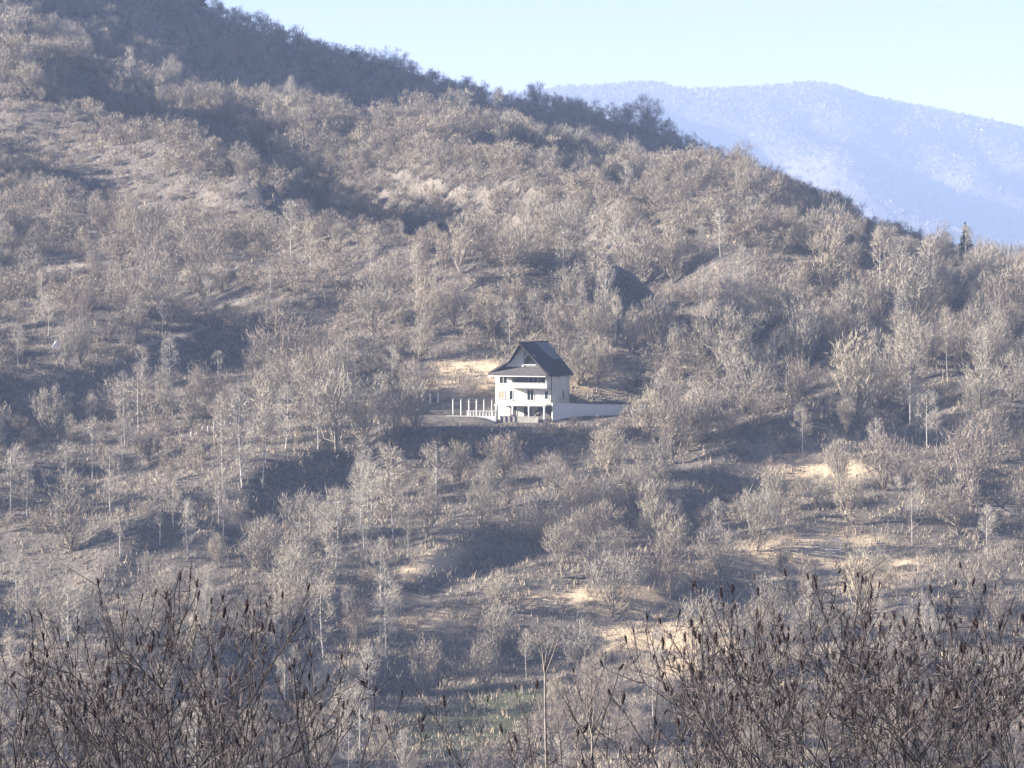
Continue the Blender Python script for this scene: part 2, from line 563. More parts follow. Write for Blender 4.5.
M_GRASS = tinted('dry grass', [(0.0, (0.317, 0.259, 0.194)), (0.35, (0.393, 0.328, 0.249)), (0.6, (0.236, 0.200, 0.164)), (1.0, (0.339, 0.288, 0.223))])
M_NEEDLE = plain('dark needles', (0.030, 0.045, 0.028), 0.9, 1.0, 0.3)

def birch_bark():
    m, nt, b = mat('white birch bark')
    n = noise_node(nt, 1.2, 5, 0.7, stretch=(1.5, 1.5, 5))
    r = ramp_node(nt, [(0.34, (0.10, 0.09, 0.08)), (0.50, (0.42, 0.40, 0.37)), (0.72, (0.66, 0.64, 0.59))], n.outputs[0])
    nt.links.new(r.outputs[0], b.inputs['Base Color'])
    return m
M_BIRCH = birch_bark()

# ------------------------------------------------------------------ plant prototypes
def unit(v):
    return v / (np.linalg.norm(v) + 1e-9)

def blades(mb, r, centre, axis, n, reach, length, width, up):
    simple = width >= 0.06
    """n thin twigs scattered round a limb end, pointing outwards and upwards."""
    for _ in range(n):
        p = centre + r.normal(0, 1, 3) * reach * 0.55
        d = unit(axis * 0.7 + r.normal(0, 0.55, 3) + np.array([0, 0, up]))
        L = length * r.uniform(0.5, 1.2)
        s = unit(np.cross(d, r.normal(0, 1, 3))) * width * r.uniform(0.6, 1.3) / 2
        e = p + d * L
        if simple:
            mb.add([p - s, p + s, e + s * 0.5, e - s * 0.5], [[0, 1, 2, 3]])
            continue
        k = p + d * L * 0.5 + r.normal(0, 0.08, 3) * L
        mb.add([p - s, p + s, k + s * 0.8, k - s * 0.8, e], [[0, 1, 2, 3], [3, 2, 4]])

def limb(mb, r, a, b, r0, r1, sides=4, sag=0.12, k=4):
    ts = np.linspace(0, 1, k)
    L = np.linalg.norm(b - a)
    off = r.normal(0, 1, 3) * L * sag
    pts = [a + (b - a) * t + off * math.sin(math.pi * t) + np.array([0, 0, -0.10 * L * math.sin(math.pi * t)]) for t in ts]
    mb.tube(pts, [r0 + (r1 - r0) * t for t in ts], sides, cap=False)
    return pts

def make_bare(r, Ht, wide=0.36, low=0.28, ncl=26, nb=40, width=0.045, lean=0.05):
    tr, cr = MB(), MB()
    top = np.array([r.normal(0, lean) * Ht, r.normal(0, lean) * Ht, Ht * 0.72])
    r0 = 0.020 * Ht
    spine = limb(tr, r, np.array([0, 0, -0.6]), top, r0, r0 * 0.25, 6, 0.02, 7)
    cen = np.array([top[0] * 0.7, top[1] * 0.7, Ht * (low + (1 - low) / 2)])
    rad = np.array([wide, wide, (1 - low) / 2]) * Ht
    for i in range(ncl):
        d = unit(r.normal(0, 1, 3) + np.array([0, 0, 0.05]))
        q = cen + d * rad * (r.uniform(0.45, 1.0) ** 0.6) * r.uniform(0.8, 1.1)
        s = spine[int(np.clip(1 + r.random() * 5 * np.clip(q[2] / Ht, 0.25, 1), 1, 5))]
        if s[2] > q[2] - 0.02 * Ht:
            s = spine[2]
        pts = limb(tr if i % 2 == 0 else cr, r, np.array(s), q, r0 * 0.40, r0 * 0.10, 4 if i % 2 == 0 else 3)
        out = unit(q - np.array(s))
        for j in range(2):
            limb(cr, r, pts[2], pts[2] + unit(out + r.normal(0, 0.6, 3)) * Ht * 0.13, r0 * 0.14, r0 * 0.05, 3, k=3)
        blades(cr, r, q, out, nb, 0.105 * Ht, 0.13 * Ht, width, 0.35)
        blades(cr, r, pts[2], out, nb // 3, 0.08 * Ht, 0.11 * Ht, width, 0.4)
    return tr, cr

def make_birch(r, Ht, ncl=26, nb=30, wide=0.13, low=0.35, width=0.04):
    tr, cr = MB(), MB()
    bend = r.normal(0, 0.018, 2) * Ht
    ts = np.linspace(0, 1, 9)
    spine = [np.array([bend[0] * math.sin(2.2 * t), bend[1] * math.sin(2.6 * t), -0.5 + t * (Ht * 0.96 + 0.5)]) for t in ts]
    tr.tube(spine, [0.0095 * Ht * (1 - 0.8 * t) for t in ts], 6)
    for i in range(ncl):
        h = low + (0.97 - low) * r.random() ** 0.85
        base = spine[0] + (spine[-1] - spine[0]) * h
        k = wide * Ht * math.sin(math.pi * np.clip((h - low + 0.10) / (1.12 - low), 0.05, 0.97)) * r.uniform(0.5, 1.15)
        a = r.uniform(0, 2 * math.pi)
        q = base + np.array([math.cos(a) * k, math.sin(a) * k, k * r.uniform(0.6, 1.4)])
        limb(cr, r, base, q, 0.0028 * Ht, 0.001 * Ht, 3, 0.06, 3)
        blades(cr, r, q, unit(q - base), nb, 0.05 * Ht, 0.085 * Ht, width, 0.25)
    return tr, cr

def make_bush(r, Ht, wide=0.55, ncl=20, nb=40, width=0.05):
    tr, cr = MB(), MB()
    cen = np.array([0, 0, Ht * 0.52])
    rad = np.array([wide, wide, 0.5]) * Ht
    for i in range(ncl):
        d = unit(r.normal(0, 1, 3) + np.array([0, 0, 0.2]))
        q = cen + d * rad * r.uniform(0.55, 1.0)
        q[2] = max(q[2], 0.15 * Ht)
        base = np.array([r.normal(0, 0.07) * Ht, r.normal(0, 0.07) * Ht, -0.3])
        if i % 2 == 0:
            limb(tr, r, base, q, 0.012 * Ht + 0.01, 0.004 * Ht, 4, 0.10, 4)
        blades(cr, r, q, unit(q - base * 0.5), nb, 0.16 * Ht, 0.13 * Ht, width, 0.22)
    return tr, cr

def make_conifer(r, Ht):
    tr, cr = MB(), MB()
    tr.tube([(0, 0, -0.5), (0, 0, Ht * 0.5), (0, 0, Ht)], [0.022 * Ht, 0.012 * Ht, 0.003 * Ht], 6)
    n = 30
    for i in range(n):
        h = 0.06 + 0.92 * (i + r.uniform(-0.4, 0.4)) / n
        R = 0.27 * Ht * (1.02 - h) * r.uniform(0.55, 1.2) + 0.02 * Ht
        m = max(5, int(8 * (1 - h)) + 4)
        a0 = r.uniform(0, 6)
        for j in range(m):
            a = a0 + 2 * math.pi * j / m + r.normal(0, 0.12)
            d = np.array([math.cos(a), math.sin(a), 0])
            s = np.array([-d[1], d[0], 0])
            L = R * r.uniform(0.5, 1.15)
            p = np.array([0, 0, (h + r.normal(0, 0.012)) * Ht])
            w = 0.22 * L + 0.07
            for k in range(6):
                t0 = k / 6
                c = p + d * L * t0 + np.array([0, 0, -0.30 * L * t0 ** 1.3])
                e = c + d * L * 0.28 + np.array([0, 0, -0.12 * L])
                for sg in (-1, 1):
                    cr.add([c, c + d * 0.1 * L + s * sg * w * (1.1 - t0 * 0.6), e], [[0, 1, 2]])
                    cr.add([c, c + d * 0.12 * L + s * sg * w * 0.4 + np.array([0, 0, -w * 0.9]), e], [[0, 1, 2]])
    return tr, cr

R0 = np.random.default_rng(5)
BASE_H = {'bare': 8.0, 'birch': 11.0, 'bush': 4.5}
PROTO = {'bare': [], 'birch': [], 'bush': []}
for k in range(12):
    PROTO['bare'].append(make_bare(R0, 8.0, R0.uniform(0.26, 0.48), R0.uniform(0.14, 0.36), 30, 46))
for k in range(6):
    PROTO['birch'].append(make_birch(R0, 11.0, 34, 30, R0.uniform(0.12, 0.19), R0.uniform(0.22, 0.42)))
for k in range(6):
    PROTO['bush'].append(make_bush(R0, 4.5, R0.uniform(0.5, 0.75), 24, 46))
LOW = {
    'bare': [make_bare(R0, 8.0, R0.uniform(0.32, 0.44), R0.uniform(0.14, 0.26), 20, 46, 0.062) for _ in range(6)],
    'birch': [make_birch(R0, 11.0, 18, 16, R0.uniform(0.13, 0.19), 0.25, 0.07) for _ in range(4)],
    'bush': [make_bush(R0, 4.5, R0.uniform(0.5, 0.75), 22, 50, 0.072) for _ in range(6)],
}
FAR = {
    'bare': [make_bare(R0, 8.0, R0.uniform(0.32, 0.46), R0.uniform(0.14, 0.26), 16, 26, 0.07) for _ in range(6)],
    'birch': LOW['birch'],
    'bush': [make_bush(R0, 4.5, R0.uniform(0.5, 0.75), 17, 34, 0.09) for _ in range(6)],
}
MATS = {'bare': (M_BARK, M_TWIG), 'birch': (M_BIRCH, M_PALE), 'bush': (M_BARK, M_SCRUB)}
PROTO_ME = {}
for kd, ps in PROTO.items():
    PROTO_ME[kd] = [(t_.mesh(kd + '_trunk', [MATS[kd][0]]), c_.mesh(kd + '_crown', [MATS[kd][1]])) for t_, c_ in ps]

# ------------------------------------------------------------------ where the plants stand
def to_px(x, y, z):
    return CX + x / y * F_PX, HZ - z / y * F_PX

# kept open (as seen: centre, radii, tilt in degrees, how open 0..1)
OPEN = [
    (530, 400, 62, 34, 0, 1.0), (470, 372, 52, 22, 0, .97), (612, 392, 50, 28, 0, 1.0), (600, 420, 50, 14, 0, .85), (540, 432, 80, 14, -4, .9),
    (370, 468, 120, 20, -17, .93), (110, 380, 70, 12, -10, .9), (210, 352, 80, 14, -10, .8), (440, 558, 55, 14, -25, .8),
    (735, 556, 60, 12, -12, .95), (650, 585, 60, 14, -16, .9), (625, 625, 32, 40, 10, .9), (560, 603, 60, 10, -4, .95), (560, 520, 60, 16, -14, .75),
    (455, 738, 90, 44, 0, .95), (65, 268, 55, 12, -6, .85), (225, 270, 60, 10, 0, .8), (215, 305, 45, 12, 0, .7), (380, 117, 40, 9, 0, .97),
    (820, 470, 60, 14, 0, .8), (130, 520, 70, 12, -3, .8), (830, 565, 140, 22, 0, .6), (690, 645, 60, 30, 0, .7), (690, 592, 95, 30, -16, .85), (625, 650, 45, 40, 0, .85), (400, 409, 62, 15, 0, .97), (246, 472, 46, 20, -8, .9), (300, 506, 72, 24, -20, .96), (420, 464, 95, 18, -8, .94), (450, 578, 75, 20, -25, .92), (690, 612, 95, 30, -14, .95), (630, 650, 40, 36, 0, .95), (520, 575, 70, 24, -12, .9), (90, 400, 85, 16, -12, .95), (235, 366, 80, 18, -12, .92), (860, 472, 120, 18, 0, .9), (472, 430, 40, 18, 0, .93), (836, 572, 30, 26, 0, .99), (60, 362, 30, 24, 0, .99), (806, 556, 40, 12, 0, .97), (385, 425, 72, 12, -3, .95), (330, 690, 26, 30, 0, .8),
    (820, 400, 60, 10, 4, .7),
]
def openness(px, py):
    w = np.zeros(np.shape(px))
    for cx, cy, rx, ry, an, k in OPEN:
        ca, sa = math.cos(math.radians(an)), math.sin(math.radians(an))
        dx, dy = px - cx, py - cy
        r = np.hypot((dx * ca + dy * sa) / rx, (-dx * sa + dy * ca) / ry)
        w = np.maximum(w, k * sm((1.25 - r) / 0.4))
    return w

N = 110000
cx_ = rng.uniform(-230, 230, N)
cy_ = rng.uniform(482, 1110, N)
cz_ = lookup(cx_, cy_)
cpx, cpy = to_px(cx_, cy_, cz_)
ok = (cpx > -170) & (cpx < 1194) & (cpy < 800) & (openness(cpx, cpy) < 0.94)
thick = fbm(cx_, cy_, 42, 3, 201)
ok &= (thick + np.where(cpy < 260, 0.62, 0.42) + 0.25 * rng.random(N)) > 0
idx = np.nonzero(ok)[0]
cells = {}
PLANTS = []      # (kind, x, y, height, px, py)
def spot_free(x, y, rad):
    i, j = int(x // 6), int(y // 6)
    for a in (-2, -1, 0, 1, 2):
        for b in (-2, -1, 0, 1, 2):
            for (u, v, q) in cells.get((i + a, j + b), ()):
                if (u - x) ** 2 + (v - y) ** 2 < ((rad + q) * 0.5) ** 2:
                    return False
    return True
def take(x, y, rad):
    cells.setdefault((int(x // 6), int(y // 6)), []).append((x, y, rad))
def put(kind, x, y, h, rad):
    take(x, y, rad)
    p = to_px(x, y, float(lookup(x, y)))
    PLANTS.append((kind, x, y, h, p[0], p[1]))

# plants the photograph singles out: (kind, px, py of the foot, height in pixels)
NAMED = [
    ('birch', 223, 487, 86), ('birch', 242, 489, 96), ('birch', 262, 491, 100), ('birch', 138, 432, 66), ('birch', 141, 404, 60),
    ('birch', 10, 518, 70), ('birch', 66, 500, 60), ('birch', 92, 480, 62), ('birch', 110, 515, 66), ('birch', 26, 520, 55),
    ('birch', 599, 318, 72), ('birch', 903, 318, 78), ('birch', 930, 312, 76), ('birch', 326, 560, 60), ('birch', 360, 520, 64), ('birch', 875, 470, 50), ('birch', 916, 440, 60), ('birch', 803, 455, 50),
    ('birch', 285, 452, 70), ('birch', 318, 450, 66), ('birch', 345, 430, 60), ('birch', 380, 432, 60), ('birch', 408, 560, 60), ('birch', 380, 600, 60),
    ('bare', 336, 452, 78), ('bare', 364, 450, 62), ('bare', 415, 440, 66), ('bare', 395, 446, 52), ('bare', 66, 372, 40), ('bare', 81, 370, 46),
    ('bare', 541, 548, 56), ('bare', 625, 534, 64), ('bare', 570, 530, 54), ('bare', 610, 528, 52), ('bare', 757, 552, 66), ('bare', 655, 545, 60), ('bare', 590, 560, 54), ('bare', 480, 530, 50),
    ('bare', 562, 580, 58), ('bare', 612, 620, 66), ('bare', 670, 600, 60), ('bare', 720, 590, 60), ('bare', 578, 388, 40), ('bare', 597, 386, 46), ('bare', 648, 442, 50), ('bare', 668, 448, 46), ('bare', 690, 452, 52), ('bare', 706, 440, 50),
    ('bush', 665, 385, 24), ('bush', 680, 378, 24), ('bush', 695, 372, 24), ('bush', 705, 386, 26), ('bush', 652, 396, 20), ('bush', 674, 396, 22), ('bush', 690, 360, 24), ('bush', 150, 516, 14), ('bush', 42, 532, 22), ('bush', 35, 536, 18), ('bush', 160, 612, 40), ('bush', 178, 610, 36), ('bush', 335, 700, 40),
    ('bush', 440, 452, 16), ('bush', 470, 448, 14), ('bush', 455, 446, 14), ('bush', 575, 440, 18), ('bush', 600, 438, 20), ('bush', 625, 436, 22), ('bush', 520, 446, 14), ('bush', 545, 444, 16),
]
for kd, px, py, hp in NAMED:
    x, y = hit(px, py)
    put(kd, x, y, hp / F_PX * y, 2.0)

def style(px, py, y, u):
    """(kind, height, spacing) that suits the ground there."""
    big = rng.lognormal(0, 0.22)
    if y > 930:
        return ('bare' if u < 0.4 else 'bush'), (4.0 if u < 0.4 else 3.2) * big, 3.2
    if py < 250 + 0.02 * (px - 512) or y > 760:
        if u < 0.66:
            return 'bush', 3.5 * big, 2.4
        if u < 0.97 or px > 640:
            return 'bare', 4.5 * big, 3.0
        return 'birch', 8 * big, 4
    if py < 430:
        if px > 580:
            if u < 0.58:
                return 'bare', 8.0 * big, 4.6
            if u < 0.70:
                return 'birch', 8.6 * big, 3.6
            return 'bush', 3.6 * big, 3.8
        if u < 0.42:
            return 'bare', 6.0 * big, 4.0
        if u < 0.50:
            return 'birch', 7.0 * big, 3.4
        return 'bush', 3.5 * big, 3.0
    if px < 440:
        if u < 0.40:
            return 'bare', 5.8 * big, 4.9
        if u < 0.68:
            return 'birch', 7.8 * big, 3.7
        return 'bush', 2.0 * big, 3.9
    if u < 0.58:
        return 'bare', 6.0 * big, 5.4
    if u < 0.68:
        return 'birch', 6.6 * big, 5.0
    return 'bush', 1.9 * big, 4.0

for i in idx:
    x, y = cx_[i], cy_[i]
    if abs(x) > (0.125 + (0.022 if y < 930 else 0.012)) * y + 4:
        continue
    kd, h, sp = style(cpx[i], cpy[i], y, rng.random())
    if y < 560 and kd == 'bush' and rng.random() < 0.35:
        continue
    hol = float(lookup(x, y, HOLLOW))
    h *= 1 - 0.6 * hol
    if hol > 0.3:
        h = min(h, 2.8)
    if float(lookup(x, y, BANK)) > 0.5 and rng.random() < 0.9:
        continue
    op = float(openness(cpx[i], cpy[i]))
    sp = sp * (1 + 1.1 * op * op)
    if op > 0.3 and (rng.random() < op * 0.8 or h > 5 and rng.random() < op):
        continue
    if cpx[i] > 850 and cpy[i] < 305:
        h *= 0.6
    if 4 < x < 21 and 583 < y < 606 and h > (1.2 if y < 599 else 2.2):
        continue
    if -42 < x < -2 and 595 < y < 603.5 and h > 0.8:
        continue
    if not spot_free(x, y, sp):
        continue
    take(x, y, sp)
    PLANTS.append((kd, x, y, h, cpx[i], cpy[i]))

# ------------------------------------------------------------------ individuals and the far masses
IND = {'bare': 300, 'birch': 150, 'bush': 230}
NAME = {'bare': 'bare_tree', 'birch': 'birch_tree', 'bush': 'bush'}
masses = {k: [] for k in IND}
single = {k: [] for k in IND}
for kd in IND:
    ps = [p for p in PLANTS if p[0] == kd]
    def seen(p):
        inside = -15 < p[4] < 1039 and -10 < p[5] < 790
        return (p[3] / p[2] if inside and p[2] < 900 else 0)
    ps.sort(key=lambda p: -seen(p))
    single[kd] = [p for p in ps[:IND[kd]] if seen(p) > 0]
    masses[kd] = ps[len(single[kd]):]

def merged(name, items, protos, mats, seed, label):
    r = np.random.default_rng(seed)
    packs = []
    half = len(protos) // 2
    for t_, c_ in protos:
        tv, cv = t_.arrays()[0], c_.arrays()[0]
        v = np.vstack([tv, cv])
        lens = np.array([len(f) for f in t_.f] + [len(f) for f in c_.f], np.int32)
        ix = np.array([i for f in t_.f for i in f] + [i + len(tv) for f in c_.f for i in f], np.int32)
        mi = np.array([0] * len(t_.f) + [1] * len(c_.f), np.int32)
        packs.append((v, lens, ix, mi))
    V, L, I, MI, T, n = [], [], [], [], [], 0
    for (x, y, z, s, sz) in items:
        v, lens, ix, mi = packs[r.integers(half) + (half if y > 930 else 0)]
        a = r.uniform(0, 2 * math.pi)
        c, q = math.cos(a) * s, math.sin(a) * s
        w = np.empty_like(v)
        w[:, 0] = v[:, 0] * c - v[:, 1] * q + x
        w[:, 1] = v[:, 0] * q + v[:, 1] * c + y
        w[:, 2] = v[:, 2] * sz + z
        V.append(w); L.append(lens); I.append(ix + n); MI.append(mi)
        T.append(np.full(len(v), r.random()))
        n += len(v)
    me = raw_mesh(name, np.vstack(V), np.concatenate(L), np.concatenate(I), np.concatenate(MI), mats, np.concatenate(T))
    o = obj(name, me)
    tag(o, label, 'woods', None, 'stuff')
    return o

for kd, nm, lab in (('bare', 'woods', 'grey bare woods covering the upper hill and the ridge'),
                    ('birch', 'birch_woods', 'pale slender birch woods scattered over the upper hill'),
                    ('bush', 'scrub', 'brown leafless scrub covering the upper hill')):
    items = []
    for _, x, y, h, px, py in masses[kd]:
        s = h / BASE_H[kd]
        items.append((x, y, float(lookup(x, y)), s * rng.uniform(0.9, 1.2), s))
    merged(nm, items, LOW[kd] + FAR[kd], list(MATS[kd]), 40 + len(nm), lab)
PLACED = []      # (object, kind, px, py, height)
for kd in IND:
    for i, (_, x, y, h, px, py) in enumerate(single[kd]):
        tm, cm = PROTO_ME[kd][rng.integers(len(PROTO_ME[kd]))]
        s = h / BASE_H[kd]
        root = empty(NAME[kd], (x, y, float(lookup(x, y))), rng.uniform(0, 2 * math.pi), (s * rng.uniform(0.85, 1.15),) * 2 + (s,))
        obj('trunk' if kd != 'bush' else 'stem', tm, root)
        obj('crown', cm, root)
        PLACED.append((root, kd, px, py, h))

# dry grass tufts and low brush
def grass():
    r = np.random.default_rng(9)
    n = 70000
    x, y = r.uniform(-120, 120, n), 478 + 420 * r.random(n) ** 1.6
    z = lookup(x, y)
    px, py = to_px(x, y, z)
    k = (px > -120) & (px < 1140) & (py < 800) & ~((abs(x - 3) < 19) & (abs(y - 600) < 9))
    x, y, z = x[k], y[k], z[k]
    n = len(x)
    B = 7
    bx, by, bz = np.repeat(x, B), np.repeat(y, B), np.repeat(z, B)
    m = n * B
    th, tl = r.uniform(0, 2 * math.pi, m), r.uniform(0.1, 0.7, m)
    ht = np.repeat(r.uniform(0.25, 0.75, n) * (1 + 0.8 * (r.random(n) < 0.15)), B) * r.uniform(0.6, 1.2, m)
    bx = bx + r.normal(0, 0.3, m)
    by = by + r.normal(0, 0.3, m)
    bz = lookup(bx, by)
    sa = r.uniform(0, math.pi, m)
    w = 0.06
    v = np.empty((m, 3, 3))
    v[:, 0] = np.stack([bx - np.cos(sa) * w, by - np.sin(sa) * w, bz - 0.05], 1)
    v[:, 1] = np.stack([bx + np.cos(sa) * w, by + np.sin(sa) * w, bz - 0.05], 1)
    v[:, 2] = np.stack([bx + np.cos(th) * tl * ht, by + np.sin(th) * tl * ht, bz + ht], 1)
    me = raw_mesh('dry_grass', v.reshape(-1, 3), np.full(m, 3, np.int32), np.arange(m * 3, dtype=np.int32), None, [M_GRASS], np.repeat(np.repeat(r.random(n), B), 3))
    tag(obj('dry_grass', me), 'dry straw-coloured winter grass tufts over the hillside', 'grass', None, 'stuff')
grass()

# woodland on the distant mountain
def far_woods():
    r = np.random.default_rng(77)
    n = 70000
    x, y = r.uniform(-120, 720, n), r.uniform(2350, 4260, n)
    y[:3000] = r.uniform(4120, 4260, 3000)
    i = np.clip(np.searchsorted(FX, x) - 1, 0, len(FX) - 2)
    j = np.clip(np.searchsorted(FY, y) - 1, 0, len(FY) - 2)
    u, w = (x - FX[i]) / (FX[i + 1] - FX[i]), (y - FY[j]) / (FY[j + 1] - FY[j])
    z = (FZ[i, j] * (1 - u) + FZ[i + 1, j] * u) * (1 - w) + (FZ[i, j + 1] * (1 - u) + FZ[i + 1, j + 1] * u) * w
    B = 9
    h = np.repeat(r.uniform(3.5, 6.5, n), B)
    m = n * B
    d = r.normal(0, 1, (m, 3))
    d /= np.linalg.norm(d, axis=1)[:, None]
    c = np.stack([np.repeat(x, B), np.repeat(y, B), np.repeat(z, B) + h * 0.5], 1) + d * h[:, None] * np.array([0.55, 0.55, 0.5]) * r.uniform(0.4, 1, m)[:, None]
    a = r.normal(0, 1, (m, 3)) * h[:, None] * 0.16
    b = r.normal(0, 1, (m, 3)) * h[:, None] * 0.16
    v = np.stack([c - a, c + a, c + b], 1) * MF
    me = raw_mesh('forest', v.reshape(-1, 3), np.full(m, 3, np.int32), np.arange(m * 3, dtype=np.int32), None, [M_FARW], np.repeat(np.repeat(r.random(n), B), 3))
    tag(obj('forest', me), 'bare forest covering the distant blue mountain', 'forest', None, 'stuff')
far_woods()

# trees that stand out on the skyline
CON = [make_conifer(R0, 6.0) for _ in range(2)]
CON_ME = [(t_.mesh('conifer_trunk', [M_BARK]), c_.mesh('conifer_crown', [M_NEEDLE])) for t_, c_ in CON]
def crest_spot(px, y0, y1):
    ys = np.arange(y0, y1, 1.0)
    xs = (px - CX) / F_PX * ys
    k = int(np.argmax(lookup(xs, ys) / ys))
    return xs[k], ys[k]
for px, y0, y1, h, lab in ((201, 960, 1110, 6.5, 'small dark conifer standing highest on the skyline of the shaded ridge'),
                           (965, 780, 900, 6.8, 'dark conifer on the skyline, the taller of two before the blue mountain'),
                           (1003, 760, 900, 4.6, 'small dark conifer on the skyline, the shorter of two before the blue mountain'),
                           (938, 760, 900, 3.6, 'tiny dark conifer low on the skyline beside the taller conifer')):
    x, y = crest_spot(px, y0, y1)
    root = empty('conifer_tree', (x, y, float(lookup(x, y))), px * 0.1, (h / 6.0,) * 3)
    tm, cm = CON_ME[px % 2]
    obj('trunk', tm, root)
    obj('crown', cm, root)
    tag(root, lab, 'conifer')
for px, h, lab in ((648, 8.5, 'big round bare tree alone on the dark ridge against the blue mountain'),
                   (536, 6.5, 'bare tree on the dark ridge where the blue mountain begins'),
                   (628, 5.0, 'small bare tree on the dark ridge beside the big round one'),
                   (574, 5.0, 'small bare tree on the dark ridge between the two larger skyline trees')):
    x, y = crest_spot(px, 960, 1110)
    s = h / 8.0
    root = empty('skyline_tree', (x, y, float(lookup(x, y))), px * 0.1, (s * 1.25, s * 1.25, s))
    tm, cm = PROTO_ME['bare'][px % 12]
    obj('trunk', tm, root)
    obj('crown', cm, root)
    tag(root, lab, 'tree')

# ------------------------------------------------------------------ the house
M_CREAM, nt_, b_ = mat('cream render')
n1_, n2_ = noise_node(nt_, 0.5, 5), noise_node(nt_, 1.0, 6, 0.7, stretch=(2.2, 2.2, 0.25))
c_ = mix_node(nt_, 0.7, ramp_node(nt_, [(0.3, (0.62, 0.575, 0.48)), (0.7, (0.75, 0.71, 0.61))], n1_.outputs[0]).outputs[0],
              ramp_node(nt_, [(0.32, (0.62, 0.60, 0.56)), (0.52, (1, 1, 1))], n2_.outputs[0]).outputs[0], 'MULTIPLY')
nt_.links.new(c_, b_.inputs['Base Color'])
M_WHITE = plain('white paint', (0.62, 0.615, 0.59), 0.8, 0.8, 0.05)
M_ROOF = plain('dark slate blue roofing', (0.012, 0.017, 0.032), 0.8, 2.5, 0.30, 0.15)
M_LIT_PATCH = plain('grey lit roof patch', (0.11, 0.125, 0.15), 0.6, 2.0, 0.2, 0.3)
M_CANOPY = plain('grey brown canopy tiles', (0.075, 0.07, 0.068), 0.85, 2.5, 0.25)
M_DARKWOOD = plain('dark stained wood', (0.06, 0.05, 0.045), 0.7, 4, 0.3)
M_TAN = plain('tan wooden shutters', (0.36, 0.26, 0.17), 0.8, 4, 0.2)
M_CONC = plain('weathered concrete', (0.42, 0.41, 0.39), 0.95, 0.7, 0.22)
M_STONE = plain('stone footing', (0.26, 0.245, 0.225), 0.95, 1.5, 0.3)
m_, nt_, b_ = mat('window glass')
b_.inputs['Base Color'].default_value = (0.02, 0.025, 0.03, 1)
b_.inputs['Roughness'].default_value = 0.08
b_.inputs['Specular IOR Level'].default_value = 0.5
M_GLASS = m_

def part(name, build, m, parent, label=None):
    g = MB()
    build(g)
    o = obj(name, g.mesh(name, m if isinstance(m, list) else [m]), parent)
    if label:
        o['label'] = label
    return o

house = empty('house', tuple(HOUSE), -TH)
tag(house, 'white three storey house with a steep dark blue roof and a front balcony', 'house')

part('basement', lambda g: g.box((-8.9, 1.0, -3.2), (0, 7.0, 0.0)), M_CREAM, house)
def walls(g):
    g.box((-8.9, 0, 0.0), (0, 7.0, 2.4))
    g.box((-8.9, 0, 2.4), (-6.2, 7.0, 4.5))
    g.box((-6.2, 1.7, 2.4), (0, 7.0, 4.5))
    g.box((-0.9, 0, 2.4), (0, 1.7, 4.5))
part('wall', walls, M_CREAM, house)
def gable(g):
    g.prism([(-8.3, -0.7, 4.5), (-0.15, -0.7, 4.5), (-4.1, -0.7, 8.66), (-6.0, -0.7, 6.2)], (0, 7.4, 0))
gab = part('gable', gable, M_CREAM, house)
part('post', lambda g: g.box((-4.25, -0.88, 5.5), (-3.98, -0.701, 8.1)), M_WHITE, gab)
M_GREY = plain('grey painted shade', (0.20, 0.195, 0.19), 0.85, 3.0, 0.25)  # grey that stands in for shade on the gable and balcony
part('shade_panel', lambda g: g.prism([(-3.97, -0.76, 5.5), (-1.02, -0.76, 5.5), (-3.97, -0.76, 8.42)], (0, 0.057, 0)), M_GREY, gab, 'grey painted shade on the right half of the gable')  # shade on this half of the gable, put in as darker grey
def crossbar(g):
    g.box((-6.6, -0.86, 5.55), (-4.26, -0.701, 5.75))
part('sill_board', crossbar, M_WHITE, gab)
def arch(g):
    pts = [(-3.75, 5.8)] + [(-2.95 + 0.8 * math.cos(a), 6.55 + 0.8 * math.sin(a)) for a in np.linspace(math.pi, 0, 9)] + [(-2.15, 5.8)]
    g.prism([(u, -0.82, z) for u, z in pts], (0, 0.054, 0))
aw = part('window', arch, M_GLASS, gab, 'arched attic window')
def archframe(g):
    for a, b in zip(np.linspace(math.pi, 0, 10)[:-1], np.linspace(math.pi, 0, 10)[1:]):
        q = [(-2.95 + r_ * math.cos(t_), -0.85, 6.55 + r_ * math.sin(t_)) for r_, t_ in ((0.80, a), (0.80, b), (0.92, b), (0.92, a))]
        g.prism(q, (0, 0.085, 0))
    g.box((-3.87, -0.85, 5.68), (-2.03, -0.765, 5.80))
part('frame', archframe, M_WHITE, aw)

def roof(g):
    th = np.array([0, 0, -0.2])
    R = [(-4.1, -2.3, 9.0), (-4.1, 8.5, 9.0), (0.40, 7.6, 4.30), (0.40, -1.5, 4.30)]
    g.prism(R, th)
    Lp = [(-4.105, -2.3, 9.0), (-6.15, -1.5, 6.35), (-6.15, 7.8, 6.35), (-4.105, 8.5, 9.0)]
    g.prism(Lp, th)
    Lf = [(-6.155, -1.5, 6.35), (-9.35, -1.5, 4.6), (-9.35, 7.6, 4.6), (-6.155, 7.8, 6.35)]
    g.prism(Lf, th)
rf = part('roof', roof, M_ROOF, house)
def lit_patch_shape(g):
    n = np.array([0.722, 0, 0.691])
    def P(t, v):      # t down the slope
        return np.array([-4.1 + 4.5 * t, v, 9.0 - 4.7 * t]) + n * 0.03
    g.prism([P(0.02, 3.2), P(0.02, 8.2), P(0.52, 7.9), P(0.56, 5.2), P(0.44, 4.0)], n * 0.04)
part('lit_patch', lit_patch_shape, M_LIT_PATCH, rf, 'paler lit patch painted towards the rear of the slope')  # light falling on the rear slope, painted as a paler patch
